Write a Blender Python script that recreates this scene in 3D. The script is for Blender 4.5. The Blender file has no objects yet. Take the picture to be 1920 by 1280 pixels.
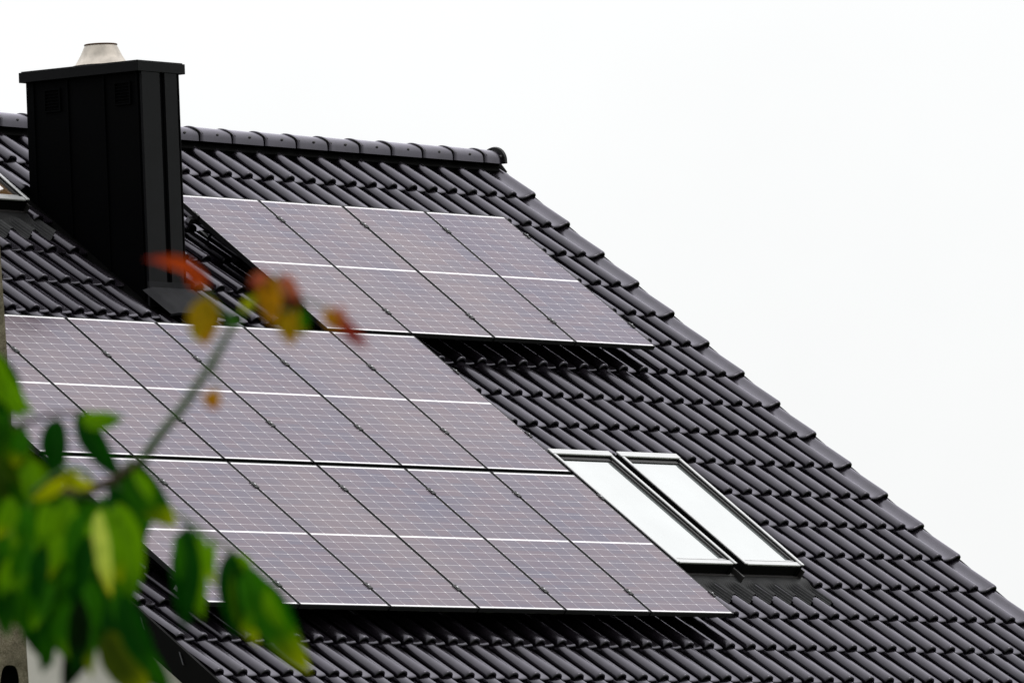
import bpy, bmesh, math, random
from mathutils import Vector, Matrix
random.seed(11)
sc = bpy.context.scene
COL = sc.collection
R_ = math.radians

# ------------------------------------------------------------------ frame of the front roof slope
PITCH = R_(38.7); CP = math.cos(PITCH); SP = math.sin(PITCH); ZG = 8.5
def W(u, s, h):
    """u along the ridge, s down the slope, h out of the slope (0 = face of the solar panels)"""
    return Vector((u, -s*CP - h*SP, -s*SP + h*CP + ZG))
def WD(u, s, h):
    return Vector((u, -s*CP - h*SP, -s*SP + h*CP))

# ------------------------------------------------------------------ materials
def new_mat(name):
    m = bpy.data.materials.new(name); m.use_nodes = True
    nt = m.node_tree; nt.nodes.clear()
    return m, nt
def node(nt, typ, **kw):
    n = nt.nodes.new(typ)
    for k, v in kw.items():
        if k in n.inputs.keys(): n.inputs[k].default_value = v
        else: setattr(n, k, v)
    return n
def math_n(nt, op, a, b=None, clamp=False):
    n = nt.nodes.new('ShaderNodeMath'); n.operation = op; n.use_clamp = clamp
    for i, v in enumerate((a, b)):
        if v is None: continue
        if isinstance(v, (int, float)): n.inputs[i].default_value = v
        else: nt.links.new(v, n.inputs[i])
    return n.outputs[0]
def mix_c(nt, fac, a, b, mode='MIX'):
    n = nt.nodes.new('ShaderNodeMix'); n.data_type = 'RGBA'; n.blend_type = mode
    for sock, v in ((n.inputs[0], fac), (n.inputs[6], a), (n.inputs[7], b)):
        if isinstance(v, (int, float)): sock.default_value = v
        elif isinstance(v, (tuple, list)): sock.default_value = (*v[:3], 1)
        else: nt.links.new(v, sock)
    return n.outputs[2]
def principled(nt, out=True, **kw):
    p = nt.nodes.new('ShaderNodeBsdfPrincipled')
    for k, v in kw.items():
        s = p.inputs[k]
        if isinstance(v, bpy.types.NodeSocket): nt.links.new(v, s)
        elif isinstance(v, (tuple, list)): s.default_value = (*v[:3], 1)
        else: s.default_value = v
    if out:
        o = nt.nodes.new('ShaderNodeOutputMaterial'); nt.links.new(p.outputs[0], o.inputs[0])
    return p
def noise(nt, scale, detail=4, rough=.55, vec=None, out='Fac'):
    n = node(nt, 'ShaderNodeTexNoise'); n.inputs['Scale'].default_value = scale
    n.inputs['Detail'].default_value = detail; n.inputs['Roughness'].default_value = rough
    if vec is None:
        tc = nt.nodes.new('ShaderNodeTexCoord'); vec = tc.outputs['Object']
    nt.links.new(vec, n.inputs['Vector'])
    return n.outputs[out]
def ramp(nt, fac, a, b, lo=.3, hi=.7):
    r = nt.nodes.new('ShaderNodeMapRange'); nt.links.new(fac, r.inputs[0])
    r.inputs[1].default_value = lo; r.inputs[2].default_value = hi
    r.inputs[3].default_value = a; r.inputs[4].default_value = b
    return r.outputs[0]
def bump(nt, height, strength, dist):
    b = nt.nodes.new('ShaderNodeBump'); nt.links.new(height, b.inputs['Height'])
    b.inputs['Strength'].default_value = strength; b.inputs['Distance'].default_value = dist
    return b.outputs[0]
def simple(name, col, rough=.5, metal=0., spec=.5, var=.15, vscale=6., bumpd=0., ior=1.5):
    m, nt = new_mat(name)
    f = noise(nt, vscale)
    c = mix_c(nt, ramp(nt, f, 0, 1), tuple(x*(1-var) for x in col), tuple(x*(1+var) for x in col))
    kw = dict(zip(('Base Color', 'Roughness', 'Metallic', 'Specular IOR Level', 'IOR'), (c, rough, metal, spec, ior)))
    if bumpd:
        kw['Normal'] = bump(nt, noise(nt, vscale*8), .6, bumpd)
    principled(nt, **kw)
    return m

def tile_material():
    m, nt = new_mat('anthracite_tile')
    at = nt.nodes.new('ShaderNodeAttribute'); at.attribute_name = 'tone'
    f = noise(nt, 9, 5, .6)
    fine = noise(nt, 90, 3, .6)
    base = mix_c(nt, at.outputs['Fac'], (.0020, .0015, .0024), (.0060, .0045, .0070))
    c = mix_c(nt, ramp(nt, f, 0, .45), base, (.011, .009, .011))
    rough = math_n(nt, 'ADD', ramp(nt, f, .15, .24), ramp(nt, fine, -.03, .05))
    # engobed clay: dark body under a thin satin glaze with a cool cast
    nrm = bump(nt, fine, .35, .0006)
    d = nt.nodes.new('ShaderNodeBsdfDiffuse'); nt.links.new(c, d.inputs[0]); nt.links.new(nrm, d.inputs['Normal'])
    gl = nt.nodes.new('ShaderNodeBsdfGlossy'); nt.links.new(rough, gl.inputs['Roughness']); nt.links.new(nrm, gl.inputs['Normal'])
    nt.links.new(mix_c(nt, ramp(nt, f, 0, 1), (.84, .80, .92), (.73, .71, .79)), gl.inputs['Color'])
    fr = nt.nodes.new('ShaderNodeFresnel'); fr.inputs['IOR'].default_value = 1.66; nt.links.new(nrm, fr.inputs['Normal'])
    geo = nt.nodes.new('ShaderNodeNewGeometry')
    mx_ = nt.nodes.new('ShaderNodeMixShader'); nt.links.new(math_n(nt, 'MULTIPLY', fr.outputs[0], math_n(nt, 'SUBTRACT', 1, geo.outputs['Backfacing'])), mx_.inputs[0])
    nt.links.new(d.outputs[0], mx_.inputs[1]); nt.links.new(gl.outputs[0], mx_.inputs[2])
    o = nt.nodes.new('ShaderNodeOutputMaterial'); nt.links.new(mx_.outputs[0], o.inputs[0])
    return m
def panel_material(pw, pl):
    m, nt = new_mat('solar_cells')
    uv = nt.nodes.new('ShaderNodeUVMap'); uv.uv_map = 'UVMap'
    sep = nt.nodes.new('ShaderNodeSeparateXYZ'); nt.links.new(uv.outputs[0], sep.inputs[0])
    x, y = sep.outputs[0], sep.outputs[1]
    mx = .016; cw = (pw - 2*mx)/6
    my = .0235; gap = .016; ch = (pl - 2*my - gap)/20
    # distance to nearest column line
    def dist(v, off, pitch):
        q = math_n(nt, 'DIVIDE', math_n(nt, 'SUBTRACT', v, off), pitch)
        r = math_n(nt, 'ROUND', q)
        d = math_n(nt, 'MULTIPLY', math_n(nt, 'ABSOLUTE', math_n(nt, 'SUBTRACT', q, r)), pitch)
        return d, math_n(nt, 'FLOOR', q)
    dx, ix = dist(x, mx, cw)
    ym = math_n(nt, 'SUBTRACT', math_n(nt, 'ABSOLUTE', math_n(nt, 'SUBTRACT', y, pl/2)), gap/2)  # 0 at the middle band, grows outwards
    dy, iy = dist(ym, 0., ch)
    l1 = math_n(nt, 'LESS_THAN', dx, .00115); l2 = math_n(nt, 'LESS_THAN', dy, .0013)
    dia = math_n(nt, 'LESS_THAN', math_n(nt, 'ADD', dx, dy), .0068)
    mid = math_n(nt, 'LESS_THAN', ym, .0)
    ends = math_n(nt, 'GREATER_THAN', ym, ch*10)
    side = math_n(nt, 'GREATER_THAN', math_n(nt, 'ABSOLUTE', math_n(nt, 'SUBTRACT', x, pw/2)), cw*3)
    fine_l = math_n(nt, 'MAXIMUM', l1, l2)
    wh = dia
    for q in (mid, ends): wh = math_n(nt, 'MAXIMUM', wh, q)
    wh = math_n(nt, 'MAXIMUM', wh, math_n(nt, 'MULTIPLY', fine_l, .62))
    wh = math_n(nt, 'MULTIPLY', wh, math_n(nt, 'SUBTRACT', 1, math_n(nt, 'MULTIPLY', side, .6)))
    oi = nt.nodes.new('ShaderNodeObjectInfo')
    cmb = nt.nodes.new('ShaderNodeCombineXYZ')
    nt.links.new(ix, cmb.inputs[0]); nt.links.new(math_n(nt, 'FLOOR', math_n(nt, 'DIVIDE', y, ch)), cmb.inputs[1])
    nt.links.new(math_n(nt, 'MULTIPLY', oi.outputs['Random'], 97.), cmb.inputs[2])
    wn = nt.nodes.new('ShaderNodeTexWhiteNoise'); nt.links.new(cmb.outputs[0], wn.inputs['Vector'])
    tc = nt.nodes.new('ShaderNodeTexCoord')
    geo = nt.nodes.new('ShaderNodeNewGeometry')
    big = noise(nt, .75, 3, .6, vec=geo.outputs['Position'])
    tint = mix_c(nt, wn.outputs['Value'], (.034, .017, .030), (.016, .016, .036))
    tint = mix_c(nt, ramp(nt, big, 0, .9), tint, (.052, .034, .042))
    base = mix_c(nt, wh, tint, (.80, .79, .80))
    rg = math_n(nt, 'ADD', ramp(nt, noise(nt, 3.5, 3), .12, .18), math_n(nt, 'MULTIPLY', oi.outputs['Random'], .03))
    # cell side: matt; front: textured glass whose anti-reflective layer tints the reflection mauve
    d = nt.nodes.new('ShaderNodeBsdfDiffuse'); nt.links.new(base, d.inputs[0])
    gl = nt.nodes.new('ShaderNodeBsdfGlossy'); nt.links.new(rg, gl.inputs['Roughness'])
    rt = mix_c(nt, ramp(nt, big, 0, 1, .35, .65), (.90, .855, .94), (.99, .92, .96))
    rt2 = mix_c(nt, wn.outputs['Value'], (1., .965, .985), (.95, .955, 1.))
    nt.links.new(mix_c(nt, 1., rt, rt2, 'MULTIPLY'), gl.inputs['Color'])
    fr = nt.nodes.new('ShaderNodeFresnel'); fr.inputs['IOR'].default_value = 1.46
    bn = bump(nt, noise(nt, 5., 2), .12, .01); nt.links.new(bn, gl.inputs['Normal'])
    mx_ = nt.nodes.new('ShaderNodeMixShader'); nt.links.new(fr.outputs[0], mx_.inputs[0])
    nt.links.new(d.outputs[0], mx_.inputs[1]); nt.links.new(gl.outputs[0], mx_.inputs[2])
    o = nt.nodes.new('ShaderNodeOutputMaterial'); nt.links.new(mx_.outputs[0], o.inputs[0])
    return m
def glass_pane(name, col):
    # several panes and a low-e layer: reflects strongly at this slant
    m, nt = new_mat(name)
    f = noise(nt, 2.2, 3)
    c = mix_c(nt, ramp(nt, f, 0, 1), tuple(x*.85 for x in col), tuple(x*1.15 for x in col))
    principled(nt, **{'Base Color': c, 'Roughness': .06, 'IOR': 3.3, 'Specular IOR Level': .5, 'Coat Weight': 1., 'Coat IOR': 1.6, 'Coat Roughness': .02})
    return m
def leaf_material():
    m, nt = new_mat('leaf')
    at = nt.nodes.new('ShaderNodeAttribute'); at.attribute_name = 'leafcol'
    tc = nt.nodes.new('ShaderNodeTexCoord')
    f = noise(nt, 55, 4, .6)
    c = mix_c(nt, ramp(nt, f, 0, .8), at.outputs['Color'], mix_c(nt, 1., at.outputs['Color'], (.5, .6, .5), 'MULTIPLY'))
    p = principled(nt, out=False, **{'Base Color': c, 'Roughness': .6, 'Specular IOR Level': .07, 'Normal': bump(nt, f, .5, .002)})
    t = nt.nodes.new('ShaderNodeBsdfTranslucent')
    nt.links.new(mix_c(nt, 1., c, (1.25, 1.2, .35), 'MULTIPLY'), t.inputs[0])
    mx = nt.nodes.new('ShaderNodeMixShader'); mx.inputs[0].default_value = .28
    nt.links.new(p.outputs[0], mx.inputs[1]); nt.links.new(t.outputs[0], mx.inputs[2])
    o = nt.nodes.new('ShaderNodeOutputMaterial'); nt.links.new(mx.outputs[0], o.inputs[0])
    return m
def concrete_material():
    m, nt = new_mat('old_concrete')
    f1 = noise(nt, 14, 8, .7); f2 = noise(nt, 120, 4, .7); f3 = noise(nt, 3, 3)
    c = mix_c(nt, ramp(nt, f1, 0, 1, .35, .65), (.085, .070, .045), (.26, .22, .16))
    c = mix_c(nt, ramp(nt, f2, 0, .8, .45, .7), c, (.36, .31, .24))
    c = mix_c(nt, ramp(nt, f3, 0, .6, .5, .7), c, (.05, .045, .03))
    principled(nt, **{'Base Color': c, 'Roughness': .9, 'Specular IOR Level': .2, 'Normal': bump(nt, f2, .9, .004)})
    return m

M = {}
M['tile'] = tile_material()
PW, PL, GS, CW = 1.038, 1.754, .0335, 1.058
M['cells'] = panel_material(PW, PL)
M['frame'] = simple('black_anodised', (.004, .004, .0045), .5, 0., .25)
M['rail'] = simple('black_rail', (.012, .012, .013), .4, 0., .4)
M['alu'] = simple('bare_aluminium', (.55, .55, .56), .3, 1.)
M['clad'] = simple('black_sheet_shaded', (.0006, .0007, .0010), .6, 0., .03, .25, 3.)  # chimney body: shade of the long side put into the colour
M['clad_lit'] = simple('black_cap_and_lit_sheet', (.0040, .0042, .0052), .55, 0., .09, .2, 5.)  # lighter copy for the downhill face, its light put into colour; also cap
M['apron'] = simple('dark_flashing', (.010, .0102, .011), .6, 0., .22, .2, 9., .001)
M['base_apron'] = simple('dull_chimney_flashing', (.016, .016, .018), .8, 0., .08, .2, 9., .001)
M['pot'] = simple('weathered_steel_flue', (.47, .42, .365), .5, .15, .4, .22, 11., .001)
M['soot'] = simple('sooty_rim', (.09, .05, .03), .7, 0., .2)
M['skyframe'] = simple('grey_window_cladding', (.50, .50, .505), .32, .3, .5, .05)
M['gasket'] = simple('dark_gasket', (.02, .018, .018), .5)
M['skydark'] = simple('dark_window_frame', (.002, .002, .002), .6, 0., .06)
M['pane'] = glass_pane('sky_window_glass', (.20, .22, .22))
M['pane_brown'] = glass_pane('sky_window_glass_blind', (.16, .09, .04))
M['wall'] = simple('pale_render', (.66, .62, .59), .9, 0., .2, .07, 2.5, .002)
M['barge'] = simple('black_barge_board', (.0015, .0015, .0015), .6, 0., .06)
M['clip'] = simple('steel_clip', (.10, .10, .11), .35, .8)
M['deck'] = simple('roof_underlay', (.0022, .0022, .0022), .9, 0., .03)
M['leaf'] = leaf_material()
M['bark'] = simple('brown_bark', (.055, .035, .02), .8, 0., .2, .35, 30., .002)
M['shoot'] = simple('green_shoot', (.030, .095, .008), .6, 0., .3, .25, 30.)
M['concrete'] = concrete_material()
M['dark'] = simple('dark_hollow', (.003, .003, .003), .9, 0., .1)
def grass_mat():
    m, nt = new_mat('grass')
    f = noise(nt, .6, 8, .7); g = noise(nt, 12, 6, .7)
    c = mix_c(nt, ramp(nt, f, 0, 1), (.025, .055, .012), (.06, .09, .02))
    c = mix_c(nt, ramp(nt, g, 0, .6), c, (.09, .10, .04))
    principled(nt, **{'Base Color': c, 'Roughness': .95, 'Specular IOR Level': .1})
    return m
M['grass'] = grass_mat()

# ------------------------------------------------------------------ mesh helpers
class MB:
    def __init__(s): s.v = []; s.f = []; s.sm = []; s.mi = []; s.tone = []
    def quad(s, a, b, c, d, mi=0): 
        n = len(s.v); s.v += [a, b, c, d]; s.f.append((n, n+1, n+2, n+3)); s.sm.append(False); s.mi.append(mi)
    def grid(s, P, smooth=True, mi=0, closed=False, tone=None):
        n = len(s.v); r = len(P); c = len(P[0])
        for row in P: s.v += row
        if tone is not None: s.tone += [tone]*(r*c)
        for i in range(r-1):
            for j in range(c if closed else c-1):
                k = (j+1) % c
                s.f.append((n+i*c+j, n+i*c+k, n+(i+1)*c+k, n+(i+1)*c+j)); s.sm.append(smooth); s.mi.append(mi)
    def ngon(s, pts, mi=0, smooth=False):
        n = len(s.v); s.v += pts; s.f.append(tuple(range(n, n+len(pts)))); s.sm.append(smooth); s.mi.append(mi)
    def hexa(s, p, mi=0):
        """p: 8 corners, bottom 4 then top 4"""
        n = len(s.v); s.v += p
        for q in ((0,3,2,1),(4,5,6,7),(0,1,5,4),(1,2,6,5),(2,3,7,6),(3,0,4,7)):
            s.f.append(tuple(n+i for i in q)); s.sm.append(False); s.mi.append(mi)
    def rbox(s, u0, u1, s0, s1, h0, h1, mi=0):
        s.hexa([W(u0,s1,h0), W(u1,s1,h0), W(u1,s0,h0), W(u0,s0,h0), W(u0,s1,h1), W(u1,s1,h1), W(u1,s0,h1), W(u0,s0,h1)], mi)
    def box(s, x0, x1, y0, y1, z0, z1, mi=0):
        s.hexa([Vector(q) for q in ((x0,y0,z0),(x1,y0,z0),(x1,y1,z0),(x0,y1,z0),(x0,y0,z1),(x1,y0,z1),(x1,y1,z1),(x0,y1,z1))], mi)
    def tube(s, pts, rad, n=10, cap=True, mi=0):
        rings = []
        for i, p in enumerate(pts):
            a = pts[max(0, i-1)]; b = pts[min(len(pts)-1, i+1)]
            d = (b-a).normalized(); up = Vector((0,0,1)) if abs(d.z) < .95 else Vector((1,0,0))
            e1 = d.cross(up).normalized(); e2 = d.cross(e1)
            r = rad[i] if isinstance(rad, (list, tuple)) else rad
            rings.append([p + (e1*math.cos(2*math.pi*k/n) + e2*math.sin(2*math.pi*k/n))*r for k in range(n)])
        s.grid(rings, True, mi, closed=True)
        if cap: s.ngon(rings[0], mi); s.ngon(rings[-1][::-1], mi)
    def build(s, name, mats, parent=None, origin=None, bevel=0, flip=False):
        if flip: s.f = [f[::-1] for f in s.f]
        me = bpy.data.meshes.new(name)
        o0 = origin if origin is not None else (parent_origin(parent) if parent else Vector((0,0,0)))
        me.from_pydata([tuple(p - o0) for p in s.v], [], s.f)
        me.polygons.foreach_set('use_smooth', s.sm); me.polygons.foreach_set('material_index', s.mi)
        if not isinstance(mats, (list, tuple)): mats = [mats]
        for m in mats: me.materials.append(m)
        if s.tone:
            a = me.attributes.new('tone', 'FLOAT', 'POINT'); a.data.foreach_set('value', s.tone)
        me.update()
        o = bpy.data.objects.new(name, me); COL.objects.link(o)
        if parent: o.parent = parent; 
        else: o.location = o0
        if parent and origin is not None: o.location = o0 - parent_origin(parent)
        if bevel:
            b = o.modifiers.new('bevel', 'BEVEL'); b.width = bevel; b.segments = 2; b.limit_method = 'ANGLE'; b.angle_limit = R_(40)
        return o
def parent_origin(p):
    v = Vector((0,0,0))
    while p is not None: v += p.location; p = p.parent
    return v
def tag(o, label=None, cat=None, group=None, kind=None):
    for k, v in (('label', label), ('category', cat), ('group', group), ('kind', kind)):
        if v: o[k] = v
    return o
def empty(name, loc):
    o = bpy.data.objects.new(name, None); COL.objects.link(o); o.location = loc; o.empty_display_size = .2
    return o

# ------------------------------------------------------------------ camera (long lens, from the ground)
RC = [(0.580470471, 0.659383409, -0.477773538), (0.031100819, 0.568361322, 0.822191064), (0.813687146, -0.492116782, 0.309409600)]
TC = Vector((-5.5848692, -1.2570093, 81.0729305)); FPX = 21628.628
ORI = -(Matrix(RC).transposed() @ TC)                   # in (u, s, into)
def rf(v): return WD(v[0], v[1], -v[2])
CAM_POS = W(ORI[0], ORI[1], -ORI[2])
C_R, C_D, C_F = rf(RC[0]), rf(RC[1]), rf(RC[2])
cam = bpy.data.cameras.new('camera'); camo = bpy.data.objects.new('camera', cam); COL.objects.link(camo)
mw = Matrix.Identity(4)
for i in range(3):
    mw[i][0] = C_R[i]; mw[i][1] = -C_D[i]; mw[i][2] = -C_F[i]; mw[i][3] = CAM_POS[i]
camo.matrix_world = mw
cam.sensor_width = 36; cam.lens = 36*FPX/1920; cam.clip_start = .5; cam.clip_end = 9000
cam.dof.use_dof = True; cam.dof.focus_distance = 81.5; cam.dof.aperture_fstop = 25; cam.dof.aperture_blades = 7
sc.camera = camo
def at(x, y, d):
    """a place in the garden in front of the house, read off the photograph, d metres away"""
    return CAM_POS + (C_F + C_R*((x-960)/FPX) + C_D*((y-640)/FPX))*d

# ------------------------------------------------------------------ ground
g = MB(); N = 24
g.quad(Vector((-4000,-4000,0)), Vector((4000,-4000,0)), Vector((4000,4000,0)), Vector((-4000,4000,0)))
tag(g.build('ground', M['grass']), kind='structure')

# ------------------------------------------------------------------ house
U0, U1 = -.42, 10.86
house = empty('house', Vector((5.2, .99, 0)))
tag(house, 'pale house with steep black tiled roof carrying solar panels and a black chimney', 'house')
TW, TL, TU0, TS0 = .2643, .408, .205, 1.405
YR = .99                                                # ridge line
SR = -1.155; SE = 7.15
# --- tiles
def profile(edge=None):
    P = []
    rw, rh = .057, .050
    if edge != 'right':
        P += [(-.050, -.056), (-.0555, -.050)]
        for i in range(15):
            a = R_(172) - R_(172)*i/15*.97
            P.append((rw*math.cos(a), -rh + rh*max(0, math.sin(a))**.96))
        P += [(.060, -.0495), (.078, -.0520), (.105, -.0530), (.130, -.0525), (.150, -.0505), (.168, -.0475), (.176, -.0465), (.181, -.0490), (.184, -.095), (.236, -.099)]
    else:   # broad verge tile: its pan sweeps up to the rounded edge and turns down over the gable
        P += [(-.190, -.043), (-.15, -.046), (-.12, -.044), (-.09, -.038), (-.06, -.029), (-.035, -.012), (-.015, -.003), (.003, 0), (.018, -.003), (.03, -.012), (.036, -.028), (.038, -.06), (.038, -.15)]
    if edge == 'left':
        P[0:3] = [(-.056, -.17), (-.054, -.05), (-.0530, -.024)]
    return P
PROF, PROFL, PROFR = profile(), profile('left'), profile('right')
def prof_h(du):
    """height of the tiled surface at offset du from a crest, -.062...+.2"""
    for (a, b), (c, d) in zip(PROF, PROF[1:]):
        if a <= du <= c and c > a: return b + (d-b)*(du-a)/(c-a)
    return -.06
RISE = .042; HB = -.150
def removed(k, n):
    s = TS0 + TL*n
    if k in (14, 15) and -.2 < s < 1.41: return True
    if 24 <= k <= 30 and 3.1 < s < 4.68: return True
    if 10 <= k <= 12 and -.60 < s < .2: return True
    return False
roof_mb = MB()
for n in range(-5, 15):
    sn = TS0 + TL*n
    for k in range(-2, 41):
        if removed(k, n): continue
        pr = PROFL if k == -2 else (PROFR if k == 40 else PROF)
        if k == 39: pr = [q for q in PROF if q[0] < .12]
        uc = TU0 + TW*k + random.uniform(-.0012, .0012); dh = random.uniform(-.0018, .0018); ds = random.uniform(-.003, .003)
        tw = random.uniform(-.004, .004)
        tone = random.random()
        top = max(sn - TL - .06, SR + .03)
        rows = []
        for s_, dd, sh in ((top, 0, 1), (sn-TL*.66, 0, 1), (sn-TL*.33, 0, 1), (sn-.030, 0, 1), (sn-.014, -.0012, .995), (sn-.004, -.0055, .975), (sn, -.012, .95)):
            s_ = max(s_, top)
            hh = HB - RISE + RISE*(s_-(sn-TL))/TL + dd + dh
            rows.append([W(uc + x*sh + tw*(s_-sn), s_+ds, hh + y) for x, y in pr])
        # front lip and underside
        for s_, dd in ((sn-.003, -.022), (sn-.10, -.024)):
            hh = HB - RISE + RISE*(s_-(sn-TL))/TL + dd + dh
            rows.append([W(uc + x*.93, s_+ds, hh + y*.97) for x, y in pr])
        roof_mb.grid(rows, True, 0, tone=tone)
roof = roof_mb.build('roof', M['tile'], house, flip=True)
tag(roof, 'front roof slope of dark grey roll tiles')
dk = MB()
dk.rbox(U0+.03, U1-.06, SR+.02, SE-.05, -.30, -.245)
# rear slope (mirrored about the ridge)
def WB(u, s, h): p = W(u, s, h); p.y = 2*YR - p.y; return p
rp = [[WB(u, s, -.19) for u in (U0, U1)] for s in (SR+.0, SE)]
dk.hexa([WB(U0,SE,-.30), WB(U1,SE,-.30), WB(U1,SR+.02,-.30), WB(U0,SR+.02,-.30), WB(U0,SE,-.17), WB(U1,SE,-.17), WB(U1,SR+.02,-.17), WB(U0,SR+.02,-.17)])
dk.build('roof_deck', M['deck'], roof)
# --- ridge
ZE = .552 + ZG; RR = .096
def ridge_ring(u, r, y0=YR, z0=ZE, n=16):
    return [Vector((u, y0 - r*math.cos(math.pi*i/n)*(1.0), z0 + r*math.sin(math.pi*i/n)**.92 - (.018 if i in (0, n) else 0))) for i in range(n+1)]
rd = MB(); pitch = .410; uend = 10.80
nr = 28
for i in range(nr):
    a = uend - .27 - pitch*i
    if i == 0: a = uend - .27
    b = uend if i == 0 else a + pitch
    j = random.uniform(-.0015, .0015)
    rows = [ridge_ring(a-.03, RR+.004+j), ridge_ring(a-.026, RR+.0075+j), ridge_ring(a, RR+.0075+j), ridge_ring(a+.03, RR+.003+j), ridge_ring(b-.05, RR-.003+j), ridge_ring(b, RR-.004+j)]
    # the lap is an S curve, not a straight cut
    for row in rows[:4]:
        for q, p in enumerate(row):
            p.x += .045*math.cos(math.pi*q/16) + .012*math.sin(2*math.pi*q/8)
    inner = [[Vector((p.x, YR + (p.y-YR)*.80, ZE + (p.z-ZE)*.80)) for p in rows[0]]]
    rd.grid([inner[0]] + rows, True, 0, tone=random.random())
    for uu in ((a+.045), (a+.24)):
        if uu > b: continue
        th = R_(24)
        c = Vector((uu, YR - (RR-.001)*math.cos(th), ZE + (RR-.001)*math.sin(th)))
        d = Vector((0, -math.cos(th), math.sin(th)))
        n0 = len(rd.v)
        e1 = Vector((1,0,0)); e2 = d.cross(e1)
        ring = [[c + d*hh + (e1*math.cos(t*math.pi/4)+e2*math.sin(t*math.pi/4))*rr for t in range(8)] for hh, rr in ((-.004,.011),(.006,.011),(.008,.007),(.012,.006),(.0125,.0005))]
        rd.grid(ring, False, 1, closed=True, tone=.3)
ridge = rd.build('ridge', [M['tile'], M['gasket']], house, flip=True)
tag(ridge, 'row of rounded ridge tiles with small bolts')
ec = MB()
for (ua, ub, r0, r1) in ((uend-.01, uend+.012, .116, .122), (uend+.012, uend+.024, .122, .112)):
    ec.grid([ridge_ring(ua, r0, z0=ZE+.002), ridge_ring(ub, r1, z0=ZE+.002)], True, 0)
ec.ngon(ridge_ring(uend-.01, .116, z0=ZE+.002)); ec.ngon(ridge_ring(uend+.022, .108, z0=ZE+.002)[::-1])
ec.build('ridge_end_cap', M['frame'], ridge, flip=True)
rb = MB(); rb.box(U0+.03, uend-.03, YR-.03, YR+.03, ZE-.12, ZE+.035); rb.build('ridge_batten', M['deck'], ridge)
# --- barge boards, clips
for uu, nm in ((-.425, 'l'), (U1-.06, 'r')):
    bb = MB(); bb.rbox(uu, uu+.03, SR+.06, SE, -.385, -.195)
    bb.hexa([WB(uu,SE,-.385), WB(uu+.03,SE,-.385), WB(uu+.03,SR+.1,-.385), WB(uu,SR+.1,-.385), WB(uu,SE,-.20), WB(uu+.03,SE,-.20), WB(uu+.03,SR+.1,-.20), WB(uu,SR+.1,-.20)])
    bb.build('barge_board', M['barge'], house)
# soffit closes the overhang behind each board
for u0, u1 in ((-.395, -.05), (10.45, U1-.06)):
    so = MB(); so.rbox(u0, u1, SR+.2, SE-.02, -.345, -.325); so.build('soffit', M['barge'], house)
for n in range(4, 13):
    s = TS0 + TL*n + .20
    c = MB(); c.hexa([W(-.437,s,-.275), W(-.428,s,-.275), W(-.428,s-.012,-.275), W(-.437,s-.012,-.275), W(-.437,s-.075,-.225), W(-.428,s-.075,-.225), W(-.428,s-.087,-.225), W(-.437,s-.087,-.225)])
    c.build('verge_clip', M['clip'], house)
# --- walls
wl = MB()
xa, xb = -.05, 10.45
yf = W(0, SE-.55, -.35).y; ybk = 2*YR - yf
ztop = W(0, SE-.55, -.35).z
zr = W(0, SR, -.35).z - .02
sec = [(yf, 0.), (ybk, 0.), (ybk, ztop), (YR, zr), (yf, ztop)]
A = [Vector((xa, y, z)) for y, z in sec]; B = [Vector((xb, y, z)) for y, z in sec]
wl.ngon(A[::-1]); wl.ngon(B)
for i in (0, 1, 4): 
    j = (i+1) % 5
    wl.quad(A[i], A[j], B[j], B[i])
wl.build('wall', M['wall'], house)
gt = MB()   # eaves gutter
prof = [(math.cos(math.pi*i/10)*.065, -math.sin(math.pi*i/10)*.065) for i in range(11)]
e = W(0, SE+.02, -.21)
gt.grid([[Vector((u, e.y-.05+a, e.z-.02+b)) for a, b in prof] for u in (U0, U1)], True)
gt.build('gutter', M['barge'], house)

# --- chimney
CU0, CU1, CS = 3.92, 4.390, 1.137
p0 = W(CU0, CS, -.18); CYF = p0.y; CYB = CYF + 1.046; CZT = p0.z + 1.629
ch = MB()
zb = CZT - 2.6
ch.box(CU0, CU1, CYF, CYB, zb, CZT)
def rib(mb, x0, x1, y0, y1, z0=None, z1=None): mb.box(x0, x1, y0, y1, z0 or zb, z1 or CZT-.002)
# downhill face: two flat sheets lie proud, a deep seam between, a plain strip at the far edge
ch2 = MB()
fw = CU1 - CU0
ch2.box(CU0-.004, CU0+fw*.45, CYF-.022, CYF-.001, zb, CZT-.003)
ch2.box(CU0+fw*.58, CU0+fw*.89, CYF-.022, CYF-.001, zb, CZT-.003)
rib(ch, CU0+fw*.93, CU0+fw*.96, CYF-.018, CYF)
for fr in (.02, .325, .66, .975):     # seams of the long side
    rib(ch, CU0-.014, CU0, CYF+1.0*fr-.008, CYF+1.0*fr+.010)
    rib(ch, CU1, CU1+.022, CYF+1.0*fr-.008, CYF+1.0*fr+.010)
chim = ch.build('chimney', M['clad'], house, bevel=.002)
tag(chim, 'tall black sheet clad chimney with a flat cap')
ch2.build('cladding_sheet', M['clad_lit'], chim, bevel=.001)
cp = MB(); o, oy = .050, .026
cp.box(CU0-o, CU1+o, CYF-oy, CYB+oy, CZT-.002, CZT+.072)
cp.box(CU0-o+.012, CU1+o-.012, CYF-oy+.012, CYB+oy-.012, CZT+.074, CZT+.080)
cp.build('cap', M['clad_lit'], chim, bevel=.003)
px, py, pz = (CU0+CU1)/2, (CYF+CYB)/2, CZT+.081
pt = MB()
def ring(r, z, n=40): return [Vector((px + r*math.cos(2*math.pi*i/n), py + r*math.sin(2*math.pi*i/n), z)) for i in range(n)]
pt.grid([ring(r, pz+z) for r, z in ((.215, 0), (.215, .012), (.196, .014), (.150, .092), (.121, .155), (.119, .159))], True, closed=True)
pt.grid([ring(r, pz+z) for r, z in ((.118, .160), (.122, .162), (.122, .168), (.118, .171), (.108, .170), (.104, .09), (.104, 0))], True, 1, closed=True)
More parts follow.
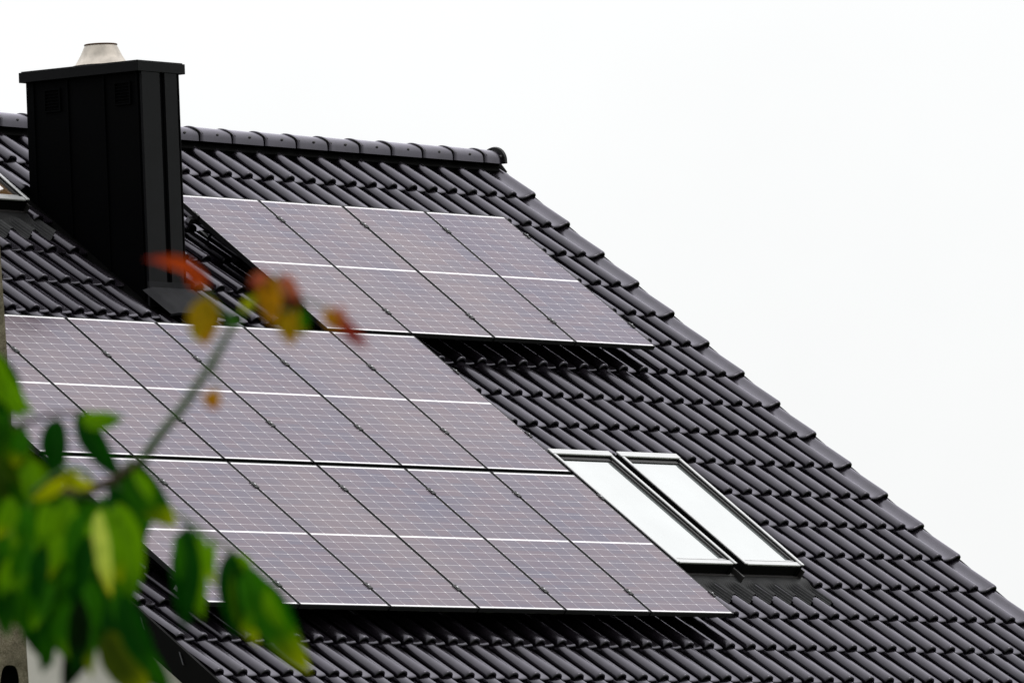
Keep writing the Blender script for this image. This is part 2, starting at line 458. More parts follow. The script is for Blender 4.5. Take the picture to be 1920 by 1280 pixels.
pot = pt.build('flue_pot', [M['pot'], M['soot']], chim)
bs = MB(); bs.grid([ring(r, pz+z) for r, z in ((.222, -.0005), (.222, .008), (.21, .0125), (.19, .0125))], True, closed=True); bs.build('pot_flange', M['clad_lit'], pot)
for fr in (.155, .80):
    vt = MB(); y0, y1 = CYF+fr-.075, CYF+fr+.075; z0, z1 = CZT-.235, CZT-.065
    for a, b, c, d in ((y0, y1, z1-.012, z1), (y0, y1, z0, z0+.012), (y0, y0+.012, z0+.012, z1-.012), (y1-.012, y1, z0+.012, z1-.012)):
        vt.box(CU0-.016, CU0, a, b, c, d)
    for q in range(6):
        zz = z0 + .018 + q*.023
        vt.hexa([Vector(v) for v in ((CU0-.014,y0+.012,zz),(CU0-.001,y0+.012,zz+.008),(CU0-.001,y1-.012,zz+.008),(CU0-.014,y1-.012,zz),(CU0-.014,y0+.012,zz+.004),(CU0-.001,y0+.012,zz+.012),(CU0-.001,y1-.012,zz+.012),(CU0-.014,y1-.012,zz+.004))])
    vt.build('air_vent', M['clad'], chim)
# flashing: tray under, apron in front, upstand strips
ft = MB(); ft.rbox(3.72, 4.50, -.30, 1.42, -.243, -.232); ft.build('flashing_tray', M['deck'], chim)  # near-black tray: shade of the channel beside the chimney put into colour
fl = MB()
nu, ns = 28, 8
rows = []
for i in range(ns+1):
    t = i/ns; s = CS - .01 + .31*t
    row = []
    for j in range(nu+1):
        u = CU0-.075 + (CU1-CU0+.19)*j/nu
        w = (j/nu - .5)*2
        h = -.120 - .012*t - .030*max(0, abs(w)-.75)*4*(1-t*.5) 
        row.append(W(u + .01*t, s, h))
    rows.append(row)
fl.grid([r_[::-1] for r_ in rows], True)
fl.grid([rows[-1][::-1], [p + WD(0,0,-.022) for p in rows[-1][::-1]]], False)
fl.box(CU0-.014, CU1+.014, CYF-.030, CYF-.013, p0.z-.16, p0.z+.095)
fl.build('flashing', M['base_apron'], chim)

# --- roof windows
def apron_mesh(u0, u1, sa, sb, pleats):
    mb = MB(); rows = []
    nu = int((u1-u0)/.004); ns = 14
    for i in range(ns+1):
        t = i/ns; s = sa + (sb-sa)*t
        row = []
        for j in range(nu+1):
            u = u0 + (u1-u0)*j/nu
            q = (u - TU0)/TW; k = math.floor(q + .25); du = u - (TU0 + TW*k)
            n = math.ceil((s - TS0)/TL - 1e-6)
            c = math.cos(2*math.pi*(du-.004)/TW)
            drape = -.047*(.5-.5*c)**.8
            sn = TS0 + TL*math.ceil((sb - TS0)/TL)
            hh = HB - RISE + RISE*(s-(sn-TL))/TL + .007
            b = min(1, max(0, (t-.06)/.36)); b = b*b*(3-2*b)
            pl_ = pleats*math.sin(2*math.pi*u/.024)*min(1, max(0, t-.1)*4)*(.6 - .4*math.sin(2*math.pi*du/TW + .6))
            row.append(W(u, s - .034*c*t, (1-b)*(-.192) + b*(hh + drape) + pl_*b))
        rows.append(row)
    mb.grid(rows, True)
    mb.grid([rows[-1], [p + WD(0,0,-.006) for p in rows[-1]]], False)
    return mb
def skylight(u0, u1, s0, s1, pane, label):
    w = .031
    root = MB()
    # dark frame box below the cladding
    root.rbox(u0+.004, u0+.045, s0+.01, s1-.006, -.25, -.0935); root.rbox(u1-.045, u1-.004, s0+.01, s1-.006, -.25, -.0935)
    root.rbox(u0+.0455, u1-.0455, s0+.02, s0+.06, -.25, -.10); root.rbox(u0+.0455, u1-.0455, s1-.062, s1-.012, -.25, -.1075)
    o = root.build('skylight', M['skydark'], house, bevel=.002)
    tag(o, label)
    hd = MB(); hd.rbox(u0-.004, u1+.004, s0, s0+.062, -.094, -.078)
    hd.build('hood', M['skyframe'], o, bevel=.006)
    fc = MB(); fc.rbox(u0+.05, u1-.05, s0+.0665, s0+.100, -.15, -.104); fc.build('head_trim', M['gasket'], o)
    for a, b in ((u0, u0+w), (u1-w, u1)):
        br = MB(); br.rbox(a, b, s0+.063, s1, -.093, -.080); br.build('side_cover', M['skyframe'], o, bevel=.005)
    for a, b in ((u0+w+.001, u0+w+.010), (u1-w-.036, u1-w-.021)):
        gk = MB(); gk.rbox(a, b, s0+.106, s1-.085, -.13, -.096); gk.build('sash_rail', M['gasket'], o)
    gk = MB(); gk.rbox(u1-w-.020, u1-w-.003, s0+.106, s1-.04, -.13, -.099); gk.build('sash_rail', M['skyframe'], o)
    bt = MB(); bt.rbox(u0+w+.001, u1-w-.001, s1-.052, s1-.006, -.104, -.090); bt.build('bottom_cover', M['skyframe'], o, bevel=.004)
    b2 = MB(); b2.rbox(u0+w+.001, u1-w-.022, s1-.084, s1-.070, -.125, -.101); b2.build('sash_rail', M['skyframe'], o)
    pn = MB(); pn.rbox(u0+w+.0105, u1-w-.0365, s0+.1055, s1-.0845, -.128, -.112); pn.build('pane', pane, o)
    return o
w1 = skylight(6.60, 7.372, 3.118, 4.556, M['pane'], 'roof window beside the lowest row of solar panels')
w2 = skylight(7.482, 8.254, 3.118, 4.556, M['pane'], 'roof window nearer the gable edge')
w3 = skylight(2.780, 3.552, -.715, .085, M['pane_brown'], 'short roof window behind the chimney')
def surround(o, u0, u1, s0, s1, sa, mids=()):
    f = MB()
    f.rbox(u0-.105, u1+.085, s0-.12, s1+.06, -.243, -.231)
    f.rbox(u0-.045, u0-.004, s0-.05, s1+.02, -.228, -.168); f.rbox(u1+.004, u1+.020, s0-.05, s1+.02, -.228, -.125)
    f.rbox(u1+.0205, u1+.080, s0-.03, s1+.01, -.228, -.198)
    for a, b in mids: 
        f.rbox(a+.006, b-.006, s0-.05, s1+.03, -.228, -.205)
        f.rbox((a+b)/2-.010, (a+b)/2+.010, s0-.05, s1+.075, -.2045, -.150)
    f.rbox(u0-.02, u1+.02, s1-.019, s1+.012, -.228, -.188)
    f.build('window_flashing', M['gasket'], o)
    a = apron_mesh(u0-.09, u1+.090, s1+.0125, sa, .0080)
    a.build('pleated_apron', M['apron'], o, flip=True)
surround(w2, 6.60, 8.254, 3.118, 4.556, 4.865, ((7.372, 7.482),))
surround(w3, 2.780, 3.552, -.715, .085, .395)

# ------------------------------------------------------------------ solar panels
def panel_parts():
    """one panel, local origin at its upper corner; returns (frame mesh, glass mesh)"""
    fr = MB(); lip = .0075; T = .035; z = -.0012
    def q(u0, u1, s0, s1, h0, h1):
        fr.hexa([WD(u0,s1,h0), WD(u1,s1,h0), WD(u1,s0,h0), WD(u0,s0,h0), WD(u0,s1,h1), WD(u1,s1,h1), WD(u1,s0,h1), WD(u0,s0,h1)])
    q(0, PW, 0, lip, -T, 0); q(0, PW, PL-lip, PL, -T, 0); q(0, lip, lip, PL-lip, -T, 0); q(PW-lip, PW, lip, PL-lip, -T, 0)
    q(lip, PW-lip, lip, .03, -T, -T+.002); q(lip, PW-lip, PL-.03, PL-lip, -T, -T+.002)
    gm = bpy.data.meshes.new('glass')
    a, b, c, d = lip, PW-lip, lip, PL-lip
    vs = [WD(u, s, h) for h in (-.006, -.0015) for u, s in ((a,d),(b,d),(b,c),(a,c))]
    gm.from_pydata([tuple(v) for v in vs], [], [(4,5,6,7),(0,3,2,1),(0,1,5,4),(1,2,6,5),(2,3,7,6),(3,0,4,7)])
    uvl = gm.uv_layers.new(name='UVMap')
    uvs = [(a,d),(b,d),(b,c),(a,c)]
    for poly in gm.polygons:
        for li in poly.loop_indices:
            uvl.data[li].uv = uvs[gm.loops[li].vertex_index % 4]
    gm.materials.append(M['cells'])
    return fr, gm
frm, glass_mesh = panel_parts()
fm = bpy.data.meshes.new('frame'); fm.from_pydata([tuple(v) for v in frm.v], [], frm.f); fm.materials.append(M['frame'])
CL = {0: (.15, .84), 1: (.265, .73), 2: (.165, .86)}
cm = MB()
def cq(u0, u1, s0, s1, h0, h1, mi=0):
    cm.hexa([WD(u0,s1,h0), WD(u1,s1,h0), WD(u1,s0,h0), WD(u0,s0,h0), WD(u0,s1,h1), WD(u1,s1,h1), WD(u1,s0,h1), WD(u0,s0,h1)], mi)
cq(-.022, .022, -.035, .035, .0008, .006); cq(-.008, .008, -.035, .035, -.03, .0005)
rr = [[WD(.008*math.cos(t*math.pi/4), .008*math.sin(t*math.pi/4), h) for t in range(8)] for h in (.0062, .012)]
cm.grid(rr, False, 1, closed=True); cm.ngon(rr[1], 1)
clamp_mesh = bpy.data.meshes.new('clamp'); clamp_mesh.from_pydata([tuple(v) for v in cm.v], [], cm.f)
clamp_mesh.materials.append(M['frame']); clamp_mesh.materials.append(M['alu']); clamp_mesh.polygons.foreach_set('material_index', cm.mi)
ORD = ['first', 'second', 'third', 'fourth', 'fifth', 'sixth']
ROWN = {0: 'top row of four', 1: 'middle row', 2: 'lowest row'}
first = True
for row, cols in ((0, range(5, 9)), (1, range(0, 6)), (2, range(0, 6))):
    cl = list(cols)
    for ci in cl:
        u, s = ci*CW + .010, row*(PL+GS) + GS/2 - .015
        loc = W(u, s, random.uniform(-.001, .001))
        r = empty('solar_panel', loc)
        pos = cl[-1] - ci
        if row == 0:
            lab = ['solar panel at the gable end of the top row of four', 'solar panel second from the gable end in the top row of four', 'solar panel second from the chimney in the top row of four', 'solar panel of the top row of four right beside the chimney'][pos]
        elif row == 1:
            lab = ['solar panel ending the middle row, its corner under the top row of four', 'middle row solar panel crossed by mustard and red autumn leaves, second from its right end', 'middle row solar panel just below the chimney foot, third from its right end',
                   'middle row solar panel crossed by the thin bare shoot, fourth from its right end', 'middle row solar panel with the dark chimney reflection, fifth from its right end', 'leftmost solar panel of the middle row, mostly hidden by the pole and leaves'][pos]
        else:
            lab = ['lowest row solar panel at its right end, beside the roof windows', 'lowest row solar panel, second from the end by the roof windows', 'lowest row solar panel, third from the end by the roof windows',
                   'lowest row solar panel, fourth from the end by the roof windows', 'lowest row solar panel, fifth from the end, its lower corner behind hanging leaves', 'leftmost solar panel of the lowest row, mostly behind green leaves'][pos]
        tag(r, lab, 'solar panel', 'solar panels on the roof')
        for nm, me in (('frame', fm), ('glass', glass_mesh)):
            o = bpy.data.objects.new(nm, me); COL.objects.link(o); o.parent = r
        cps = [CW - .010] if ci != cl[-1] else [PW + .006]
        if ci == cl[0]: cps.append(-.006)
        for cu in cps:
            for fr_ in CL[row]:
                o = bpy.data.objects.new('clamp', clamp_mesh); COL.objects.link(o); o.parent = r
                o.location = WD(cu, fr_*PL, 0)
                if cu == -.006 or cu == PW + .006: o.scale = (.6, 1, 1)
    for qi, fr_ in enumerate(CL[row]):
        sc_ = row*(PL+GS) + fr_*PL + GS/2 - .015
        u0, u1 = cl[0]*CW - .045, (cl[-1]+1)*CW + .03
        mb = MB(); mb.rbox(u0, u1, sc_-.02, sc_+.02, -.076, -.0365)
        rl = empty('mounting_rail', W(u0, sc_, -.076))
        tag(rl, ('upper' if qi == 0 else 'lower') + ' dark metal rail under the ' + ROWN[row] + ' solar panels', 'mounting rail', 'rails under the solar panels')
        mb.build('rail', M['rail'], rl)
        ec_ = MB(); ec_.rbox(u0-.004, u0, sc_-.017, sc_+.017, -.073, -.040); ec_.build('rail_end', M['alu'], rl)
        hk = int((u1-u0)/.95)
        for q in range(hk+1):
            k = round((u0 + .20 + q*.95 - TU0)/TW); uu = TU0 + TW*k + .125
            if uu > u1 - .03: continue
            hb = MB(); hb.rbox(uu-.015, uu+.015, sc_-.006, sc_+.0, -.205, -.0765); hb.rbox(uu-.015, uu+.015, sc_-.10, sc_-.0065, -.205, -.199)
            hb.build('roof_hook', M['rail'], rl)

# ------------------------------------------------------------------ concrete pole
PD = 60.
pole = MB()
def pole_sec(y):
    hw = 38.5 + (y-1280)*.006; cx = 2.5 + (y-500)*.066 - hw
    return cx, hw
ys = [-120, 500, 900, 1240]
def pole_pt(xp, yp, dd): return at(xp, yp, PD+dd)
# two flanges with a web pierced by arched slots: front plate is built around the holes
def plate(y0, y1, hole, dd0=-.06, dd1=.06):
    if not hole:
        P0 = [pole_pt(pole_sec(y)[0]+sg*pole_sec(y)[1], y, dd) for y in (y1, y0) for sg, dd in ((-1,dd0),(1,dd0),(1,dd1),(-1,dd1))]
        pole.hexa(P0[:4]+P0[4:])
        return
    def inner(t):
        """outline of the arched hole, t 0..1 going round, starting at the top"""
        cx = pole_sec((y0+y1)/2)[0] + 1.5; hw = pole_sec((y0+y1)/2)[1]*.46; ht = (y1-y0)/2 - 10
        cy = (y0+y1)/2; a = 2*math.pi*t
        k = 3.2
        ca, sa = math.sin(a), -math.cos(a)
        return cx + hw*math.copysign(abs(ca)**(2/k), ca), cy + ht*math.copysign(abs(sa)**(2/k), sa)
    n = 32
    def outer(t):
        a = 2*math.pi*t; ca, sa = math.sin(a), -math.cos(a)
        m = max(abs(ca), abs(sa)); ca /= m; sa /= m
        y = (y0+y1)/2 + sa*(y1-y0)/2; cx, hw = pole_sec(y)
        return cx + ca*hw, y
    O = [outer(i/n) for i in range(n)]; I = [inner(i/n) for i in range(n)]
    R4 = [[pole_pt(*p, dd1) for p in O], [pole_pt(*p, dd0) for p in O], [pole_pt(*p, dd0) for p in I], [pole_pt(*p, dd1) for p in I], [pole_pt(*p, dd1) for p in O]]
    pole.grid(R4, False, closed=True)
plate(-700, 1236, False)
hy = 1236
while hy < 2600: plate(hy, hy+130, True); plate(hy+130, hy+170, False); hy += 170
# lower end runs on into the ground
cx, hw = pole_sec(hy)
bpt = [pole_pt(cx-hw, hy, -.06), pole_pt(cx+hw, hy, -.06), pole_pt(cx+hw, hy, .06), pole_pt(cx-hw, hy, .06)]
gpt = [Vector((p.x, p.y, -.2)) for p in bpt]
if bpt[0].z > 0: pole.hexa(gpt + bpt)
pc = at(-10, 1280, PD); pc.z = 0
po = pole.build('utility_pole', M['concrete'], origin=pc)
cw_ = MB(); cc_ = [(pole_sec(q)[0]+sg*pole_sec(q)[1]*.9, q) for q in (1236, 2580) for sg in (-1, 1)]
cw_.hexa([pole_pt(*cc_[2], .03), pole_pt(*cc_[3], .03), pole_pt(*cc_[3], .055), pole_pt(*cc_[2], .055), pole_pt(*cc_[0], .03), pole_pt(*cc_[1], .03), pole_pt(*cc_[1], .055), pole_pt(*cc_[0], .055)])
cw_.build('slot_shade_plate', M['dark'], po)  # added near-black plate: inner shade of the slots put into its colour
tag(po, 'weathered concrete utility pole with an arched slot, at the edge beside the leaves', 'pole')

# ------------------------------------------------------------------ foreground tree
GD, GM, GB, GY, GK = (.003, .054, .001), (.026, .140, .001), (.135, .310, .001), (.44, .46, .001), (.001, .010, .0005)  # leaf greens; GK near-black puts the shade of foliage gaps into colour
ORANGE, RED, MUST, PINK, BROWN, YEL = (.42, .050, .006), (.27, .022, .018), (.31, .185, .004), (.42, .11, .09), (.12, .040, .014), (.46, .20, .006)
class Leaves:
    def __init__(s): s.v = []; s.f = []; s.c = []
    def add(s, x0, y0, x1, y1, w, col, tipcol=None, d=12., dt=0., roll=0., bend=.12, asym=0.):
        """leaflet from its stalk end to its tip; w = breadth in pixels of the photograph; roll turns it about its own length"""
        w *= 1.10; asym += random.uniform(-.05, .05); roll += random.uniform(-.15, .15); a, b = at(x0, y0, d), at(x1, y1, d+dt)
        L = (b-a).length; ax = (b-a).normalized(); ww = w/FPX*d
        side = ax.cross(-C_F).normalized()
        side = Matrix.Rotation(roll, 3, ax) @ side; nrm = ax.cross(side).normalized()
        if nrm.dot(C_F) > 0: nrm = -nrm
        ww = ww/max(.35, abs(math.cos(roll)))
        tipcol = tipcol or col
        n, m = 12, 6; n0 = len(s.v); ph = random.uniform(0, 6)
        for i in range(n+1):
            t = i/n
            wd = math.sin(math.pi*t**.86)**.68*(1-.12*t)*1.03 if 0 < t < 1 else .02
            cen = a + ax*L*t + side*(asym*L*math.sin(math.pi*t)) + nrm*(-bend*L*(t-.35)**2 + bend*L*.12)
            for j in range(m+1):
                q = (j/m-.5)*2
                fold = -abs(q)*ww*.42*wd
                wv = .012*L*math.sin(ph + 14*t + q*2)*abs(q)
                s.v.append(cen + side*(q*ww*.5*wd) + nrm*(-fold + wv))
                k = min(1, max(0, (t-.62)/.38))
                mid = .35 if abs(q) < .1 else 0
                cc = [col[z]*(1-k)+tipcol[z]*k for z in range(3)]
                s.c.append([cc[z]*(1-mid)+mid*(cc[z]*1.6+.02) for z in range(3)])
        for i in range(n):
            for j in range(m):
                k = n0+i*(m+1)+j; s.f.append((k, k+1, k+m+2, k+m+1))
    def build(s, name, parent):
        me = bpy.data.meshes.new(name); o0 = parent_origin(parent)
        me.from_pydata([tuple(p-o0) for p in s.v], [], s.f)
        a = me.attributes.new('leafcol', 'FLOAT_COLOR', 'POINT')
        a.data.foreach_set('color', [x for c in s.c for x in (*c, 1)])
        me.polygons.foreach_set('use_smooth', [True]*len(s.f)); me.materials.append(M['leaf']); me.update()
        o = bpy.data.objects.new(name, me); COL.objects.link(o); o.parent = parent
        return o
base = at(-420, 900, 12.3); base.z = 0
tree = empty('young_tree', base)
tag(tree, 'blurred young tree with drooping green leaflets and one shoot bearing red and yellow leaves', 'tree')
tr = MB()
top = at(-300, 300, 12.3)
tr.tube([base, base.lerp(top, .3)+Vector((.02,.01,0)), base.lerp(top, .7), top], [.05, .042, .03, .018], 12)
fork = base.lerp(top, .74)
tr.build('trunk', M['bark'], tree)
b = MB()
b.tube([fork, at(-150, 940, 12.2), at(0, 934, 12.1), at(60, 936, 12.05), at(150, 924, 12), at(215, 900, 11.9), at(268, 862, 11.8)], [.017, .010, .0075, .007, .006, .005, .0042], 10)
b.tube([at(0, 934, 12.1), at(90, 1010, 12.1), at(180, 1080, 12.1), at(260, 1110, 12)], [.004, .003, .0025, .0015], 8)
b.tube([at(-60, 935, 12.2), at(-20, 860, 12.2), at(30, 800, 12.2), at(100, 775, 12.1), at(150, 775, 12.1)], [.004, .0035, .003, .002, .0015], 8)
b.build('branch', M['bark'], tree)
b = MB()
b.tube([at(266, 864, 11.8), at(300, 815, 11.6), at(345, 760, 11.3), at(385, 700, 11), at(412, 655, 10.8), at(440, 604, 10.6)], [.0050, .0047, .0045, .0042, .0038, .0030], 10)
for pts, r in (([ (440,606), (400,570), (380,540) ], .0018), ([ (440,604), (470,572), (500,540), (525,515)], .0018), ([ (440,604), (425,590), (392,565)], .0012), ([(470,572), (520,580), (552,585)], .0016), ([(500,540),(560,560),(620,580)], .0014), ([(412,655),(405,700),(404,735)], .0009)):
    b.tube([at(x, y, 10.5) for x, y in pts], r, 7)
# leaf stalks of the green part
for pts in (((60,925),(100,890),(135,878),(165,885),(172,905)), ((150,925),(185,940),(195,962)), ((268,862),(250,870),(232,878)), ((200,905),(330,960),(358,985)), ((330,960),(400,1010),(438,1035)), ((400,1010),(440,1035),(462,1062)), ((60,936),(40,980),(10,1010)), ((150,925),(130,950),(118,975))):
    b.tube([at(x, y, 11.95) for x, y in pts], .0028 if pts[0] == (60,925) else .0017, 7)
b.build('shoot', M['shoot'], tree)
lf = Leaves(); A_ = lf.add
# around the upper twig
A_(-14, 655, 62, 778, 46, GB, GB, 12.1, 0, .5); A_(-5, 660, 45, 770, 40, GD, GM, 12.2, 0, .3)
A_(-25, 690, 12, 815, 52, GD, GD, 12.15, 0, .2)
A_(20, 782, 45, 880, 60, GM, GY, 12.1, 0, .6); A_(-12, 800, 20, 900, 60, GB, GM, 12.2, 0, .3); A_(45, 800, 25, 875, 36, GM, GY, 12)
A_(108, 782, 104, 895, 50, GD, GD, 12, 0, .2); A_(124, 800, 124, 880, 20, GB, GM, 12.03, 0, .8)
A_(146, 768, 226, 898, 46, GD, GD, 12, 0, .2, .1); A_(150, 785, 232, 784, 34, GB, GM, 11.95, 0, .5)
A_(165, 765, 205, 850, 22, GB, GY, 12.05, 0, .8)
A_(240, 860, 330, 988, 64, GM, GY, 11.9, 0, .3, .1); A_(232, 872, 262, 965, 66, GD, GD, 12, 0, .2); A_(250, 866, 318, 950, 40, GD, GM, 11.85)
A_(286, 940, 266, 1016, 44, GM, GD, 12, 0, .5)
A_(62, 935, 150, 882, 24, GY, GY, 11.6, 0, .5); A_(120, 885, 178, 912, 26, GY, (.6,.55,.05), 11.6, 0, .5)
A_(40, 850, 75, 945, 62, GB, GM, 12.1, 0, .3); A_(0, 860, 20, 960, 50, GM, GB, 12.2, 0, .5)
# hanging mass
A_(132, 930, 98, 1075, 50, GB, GM, 11.9, 0, .3, .1, -.05); A_(118, 925, 60, 1040, 46, GM, GB, 11.95, 0, .4); A_(150, 935, 150, 1100, 66, GM, GD, 12, 0, .2); A_(165, 940, 205, 1040, 60, GM, GM, 12.1, 0, .4)
A_(186, 955, 207, 1120, 30, (.62, .70, .16), GY, 11.5, 0, .3, .08); A_(196, 945, 212, 1100, 44, GB, GY, 11.85, 0, .6)  # pale first leaflet: a highlight put into the leaf colour
A_(222, 940, 243, 1135, 70, GB, GM, 11.8, 0, .25, .1); A_(248, 950, 232, 1110, 46, GM, GB, 11.9, 0, .5); A_(262, 985, 250, 1060, 44, GD, GD, 12)
A_(352, 984, 346, 1178, 54, GD, GD, 11.8, 0, .2); A_(382, 1000, 378, 1160, 42, GB, GB, 11.85, 0, .5); A_(366, 990, 385, 1110, 50, GM, GB, 11.9, 0, .4)
A_(432, 1032, 442, 1190, 50, GD, GD, 11.8, 0, .2); A_(452, 1045, 482, 1212, 44, GB, GY, 11.8, 0, .5); A_(462, 1058, 580, 1262, 66, GM, GY, 11.75, 0, .3, .1)
A_(470, 1075, 560, 1235, 60, GD, GM, 11.85, 0, .1); A_(438, 1040, 475, 1075, 30, GB, GB, 11.9)
A_(10, 990, 140, 1190, 84, GM, GD, 12, 0, .2); A_(-10, 1010, 70, 1190, 70, GD, GM, 11.95, 0, .4); A_(-40, 1030, 40, 1170, 80, GM, GB, 11.9, 0, .3); A_(30, 980, 110, 1120, 50, GB, GM, 11.9, 0, .5)
A_(40, 960, 90, 1100, 80, GM, GD, 12.1, 0, .3); A_(95, 1000, 110, 1120, 70, GD, GM, 12.1); A_(60, 1080, 96, 1250, 60, GD, GM, 12.05, 0, .4)
A_(120, 1110, 105, 1215, 50, GM, GM, 12, 0, .3)
A_(190, 1090, 118, 1295, 60, GK, GK, 11.9, 0, .3); A_(170, 1060, 150, 1200, 60, GD, GD, 12.1); A_(196, 1115, 322, 1300, 66, GD, GM, 11.8, 0, .2, .1); A_(190, 1125, 270, 1290, 52, GM, GD, 11.85, 0, .4, .1)
A_(175, 1130, 170, 1268, 34, GM, GY, 11.85, 0, .5); A_(205, 1130, 225, 1290, 50, GM, GB, 11.9, 0, .4); A_(200, 1180, 280, 1310, 66, (.07,.10,.006), GY, 11.7, 0, .3)
A_(95, 1120, 80, 1262, 36, GM, GD, 12.1); A_(10, 1090, 35, 1175, 40, GM, GY, 12, 0, .4); A_(230, 1060, 240, 1160, 40, GM, GY, 12); A_(30, 900, 110, 990, 60, GD, GM, 12.15, 0, .3)
A_(5, 770, 20, 880, 50, GM, GB, 12.1, 0, .4); A_(30, 800, 60, 905, 46, GB, GM, 12.1, 0, .5); A_(-10, 850, 40, 950, 60, (.03,.07,.002), GB, 12.0, 0, .3); A_(55, 860, 105, 985, 62, GB, GM, 12.0, 0, .2)
A_(10, 900, 60, 1010, 66, GM, GD, 12.0, 0, .3); A_(120, 905, 70, 960, 40, GD, GD, 12.05, 0, .3); A_(100, 930, 160, 1040, 60, GM, GB, 11.95, 0, .4)
A_(150, 1010, 100, 1130, 50, GM, GD, 11.9, 0, .4); A_(205, 1060, 190, 1190, 56, GD, GM, 11.85, 0, .2); A_(232, 1130, 290, 1270, 60, GD, GM, 11.8, 0, .3); A_(250, 1170, 262, 1300, 50, GM, (.09,.11,.003), 11.75, 0, .4)
A_(60, 1100, 70, 1215, 50, GD, GD, 11.9, 0, .2); A_(86, 1110, 130, 1240, 44, GM, GD, 11.95, 0, .4)
for (x, y, x1, y1, w, c, tc_) in ((20,930,-5,1010,34,GB,GY),(48,945,52,1040,36,GM,GB),(84,940,78,1030,34,GB,GM),(112,1000,82,1090,36,GB,GY),(60,1010,30,1110,38,GM,GB),(150,960,128,1060,34,GM,GM),
        (168,980,172,1075,30,GB,GB),(214,990,226,1090,32,GB,GY),(100,1090,62,1180,36,GM,GB),(160,1080,182,1180,34,GM,GM),(140,1130,128,1235,36,GM,GB),(216,1100,246,1200,34,GM,GB),(236,1150,268,1250,32,GB,GM),(28,1040,0,1120,34,GB,GM),
        (330,1000,338,1090,20,GM,GM),(400,1010,402,1100,24,GB,GY),(448,1080,470,1180,26,GM,GB),(500,1100,540,1190,26,GB,GM),(20,720,44,790,24,GB,GM),(250,880,290,950,24,GB,GM)):
    A_(x, y, x1, y1, w, c, tc_, random.uniform(11.6, 11.75), 0, random.uniform(-.5, .7))
A_(-8, 1040, 14, 1195, 46, GD, GM, 11.8, 0, .3); A_(26, 1050, 52, 1195, 44, GM, GM, 11.8, 0, .2); A_(-20, 960, 20, 1080, 50, GM, GD, 11.85, 0, .4); A_(60, 1090, 84, 1230, 34, GD, GM, 11.8, 0, .2)
A_(150, 1120, 140, 1262, 40, GK, GD, 11.6, 0, .2); A_(176, 1000, 150, 1110, 40, GD, GD, 11.6, 0, .3); A_(84, 1020, 70, 1130, 36, GD, GD, 11.6, 0, .3); A_(232, 1110, 300, 1278, 50, GD, GM, 11.6, 0, .3, .1)
random.seed(4)
for i in range(210):
    x = random.uniform(-60, 235); y = random.uniform(920, 1120)
    if x < 70 and y > 1060: continue
    if y > 1010 and x > 150: x -= 90
    if 108 < x < 150 and 1040 < y: continue
    a = random.gauss(.0, .5); L = random.uniform(60, 112)
    x1, y1 = x+L*math.sin(a), y+L*math.cos(a)
    if 118 < x1 < 150 and 1080 < y1 < 1125: continue
    if 205 < x1 and y1 < 1010 and x1 < 290: continue
    c = random.choice((GD, GD, GD, GM, GM, GB, GK, GK)); v = random.uniform(.75, 1.2)
    lf.add(x, y, x1, y1, random.uniform(26, 48), tuple(q*v for q in c), tuple(q*v for q in random.choice((c, c, GM, GY))), random.uniform(12.15, 12.7), random.uniform(-.05, .05), random.uniform(-.8, .8), .12)
lf.build('green_foliage', tree)
# the leaves out of the frame that the trunk carries too
lf = Leaves()
for i in range(420):
    x = random.uniform(-820, -210); y = random.uniform(250, 1250)
    a = random.gauss(0, .5); L = random.uniform(90, 170); c = random.choice((GD, GM, GM, GB))
    lf.add(x, y, x+L*math.sin(a), y+L*math.cos(a), random.uniform(40, 70), c, random.choice((c, GY)), random.uniform(11.9, 12.9), random.uniform(-.05, .05), random.uniform(-.9, .9))
lf.build('outer_foliage', tree)
lf = Leaves(); A_ = lf.add
A_(392, 540, 272, 484, 24, ORANGE, RED, 10.5, 0, .5, .12, .05); A_(352, 508, 384, 545, 16, ORANGE, YEL, 10.5, 0, .7)
A_(386, 556, 384, 648, 56, MUST, YEL, 10.5, 0, .2); A_(372, 575, 366, 640, 22, MUST, GY, 10.45, 0, .6)
A_(505, 516, 512, 608, 44, YEL, YEL, 10.5, 0, .3); A_(508, 520, 466, 536, 24, RED, BROWN, 10.5, 0, .5); A_(500, 520, 470, 520, 14, PINK, PINK, 10.3)
A_(520, 520, 530, 590, 34, BROWN, BROWN, 10.6, 0, .4); A_(545, 545, 565, 588, 30, (.03,.008,.004), BROWN, 10.7)
A_(552, 578, 548, 648, 40, MUST, YEL, 10.5, 0, .3); A_(562, 580, 570, 628, 34, GM, MUST, 10.6)
A_(532, 512, 562, 566, 28, PINK, RED, 10.0, 0, .4)
A_(612, 574, 640, 622, 26, YEL, ORANGE, 10.0, 0, .4); A_(636, 572, 656, 610, 24, PINK, RED, 10.0, 0, .5); A_(646, 592, 690, 650, 26, RED, RED, 10.1, 0, .4)
A_(405, 730, 403, 770, 32, YEL, ORANGE, 10.8, 0, .3)
A_(455, 585, 480, 555, 18, GY, GB, 10.5); A_(430, 590, 445, 615, 20, GM, GB, 10.5)
lf.build('autumn_leaves', tree)

# ------------------------------------------------------------------ sky and light
world = bpy.data.worlds.new("World"); sc.world = world; world.use_nodes = True
nt = world.node_tree; nt.nodes.clear()
SUN_EL, SUN_AZ = R_(50), R_(150)
skyt = nt.nodes.new('ShaderNodeTexSky'); skyt.sky_type = 'NISHITA'; skyt.sun_disc = False
skyt.sun_elevation = SUN_EL; skyt.sun_rotation = SUN_AZ
bg1 = nt.nodes.new('ShaderNodeBackground'); nt.links.new(skyt.outputs[0], bg1.inputs[0]); bg1.inputs[1].default_value = .05
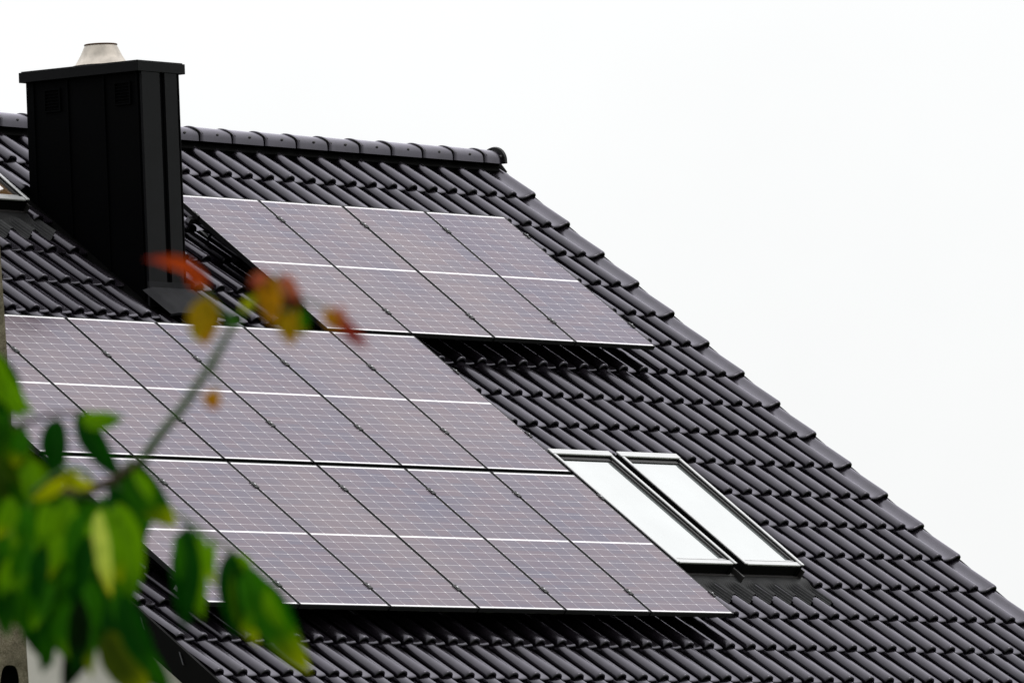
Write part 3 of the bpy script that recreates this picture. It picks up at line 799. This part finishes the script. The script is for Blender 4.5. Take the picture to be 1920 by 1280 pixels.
# closed overcast: pale at the horizon, about three times as bright overhead
tc = nt.nodes.new('ShaderNodeTexCoord'); sp = nt.nodes.new('ShaderNodeSeparateXYZ'); nt.links.new(tc.outputs['Generated'], sp.inputs[0])
z = math_n(nt, 'MAXIMUM', sp.outputs[2], 0.)
lum = math_n(nt, 'ADD', math_n(nt, 'ADD', math_n(nt, 'MULTIPLY', z, 1.25), .945), math_n(nt, 'MULTIPLY', math_n(nt, 'MULTIPLY', z, z), .65))
cn = noise(nt, 10, 5, .6, vec=tc.outputs['Generated'])
lum = math_n(nt, 'MULTIPLY', lum, ramp(nt, cn, .97, 1.03, .3, .7))
# added dimming of the sky behind the camera, darkens the rolls' left sides
fwd_ = math_n(nt, 'ADD', math_n(nt, 'MULTIPLY', sp.outputs[0], .80), math_n(nt, 'MULTIPLY', sp.outputs[1], .55))
lum = math_n(nt, 'MULTIPLY', lum, ramp(nt, fwd_, .45, 1., -.9, .25))
bg2 = nt.nodes.new('ShaderNodeBackground'); bg2.inputs[0].default_value = (.992, 1., 1.0, 1); nt.links.new(lum, bg2.inputs[1])
mxs = nt.nodes.new('ShaderNodeMixShader'); mxs.inputs[0].default_value = .93
nt.links.new(bg1.outputs[0], mxs.inputs[1]); nt.links.new(bg2.outputs[0], mxs.inputs[2])
wo = nt.nodes.new('ShaderNodeOutputWorld'); nt.links.new(mxs.outputs[0], wo.inputs[0])
sun = bpy.data.lights.new('sun', 'SUN'); sun.energy = .6; sun.angle = R_(25); sun.color = (1, .97, .93)
so = bpy.data.objects.new('sun', sun); COL.objects.link(so)
dirv = Vector((math.sin(SUN_AZ)*math.cos(SUN_EL), math.cos(SUN_AZ)*math.cos(SUN_EL), math.sin(SUN_EL)))
so.rotation_euler = dirv.to_track_quat('Z', 'Y').to_euler(); so.location = (0, -20, 30)

sc.view_settings.view_transform = 'Standard'; sc.view_settings.look = 'None'; sc.view_settings.exposure = 0; sc.view_settings.gamma = 1
sc.view_settings.use_curve_mapping = False
sc.render.engine = 'CYCLES'
sc.cycles.use_denoising = True; sc.cycles.max_bounces = 8
sc.render.filter_size = 1.3 if hasattr(sc.render, 'filter_size') else 1.5
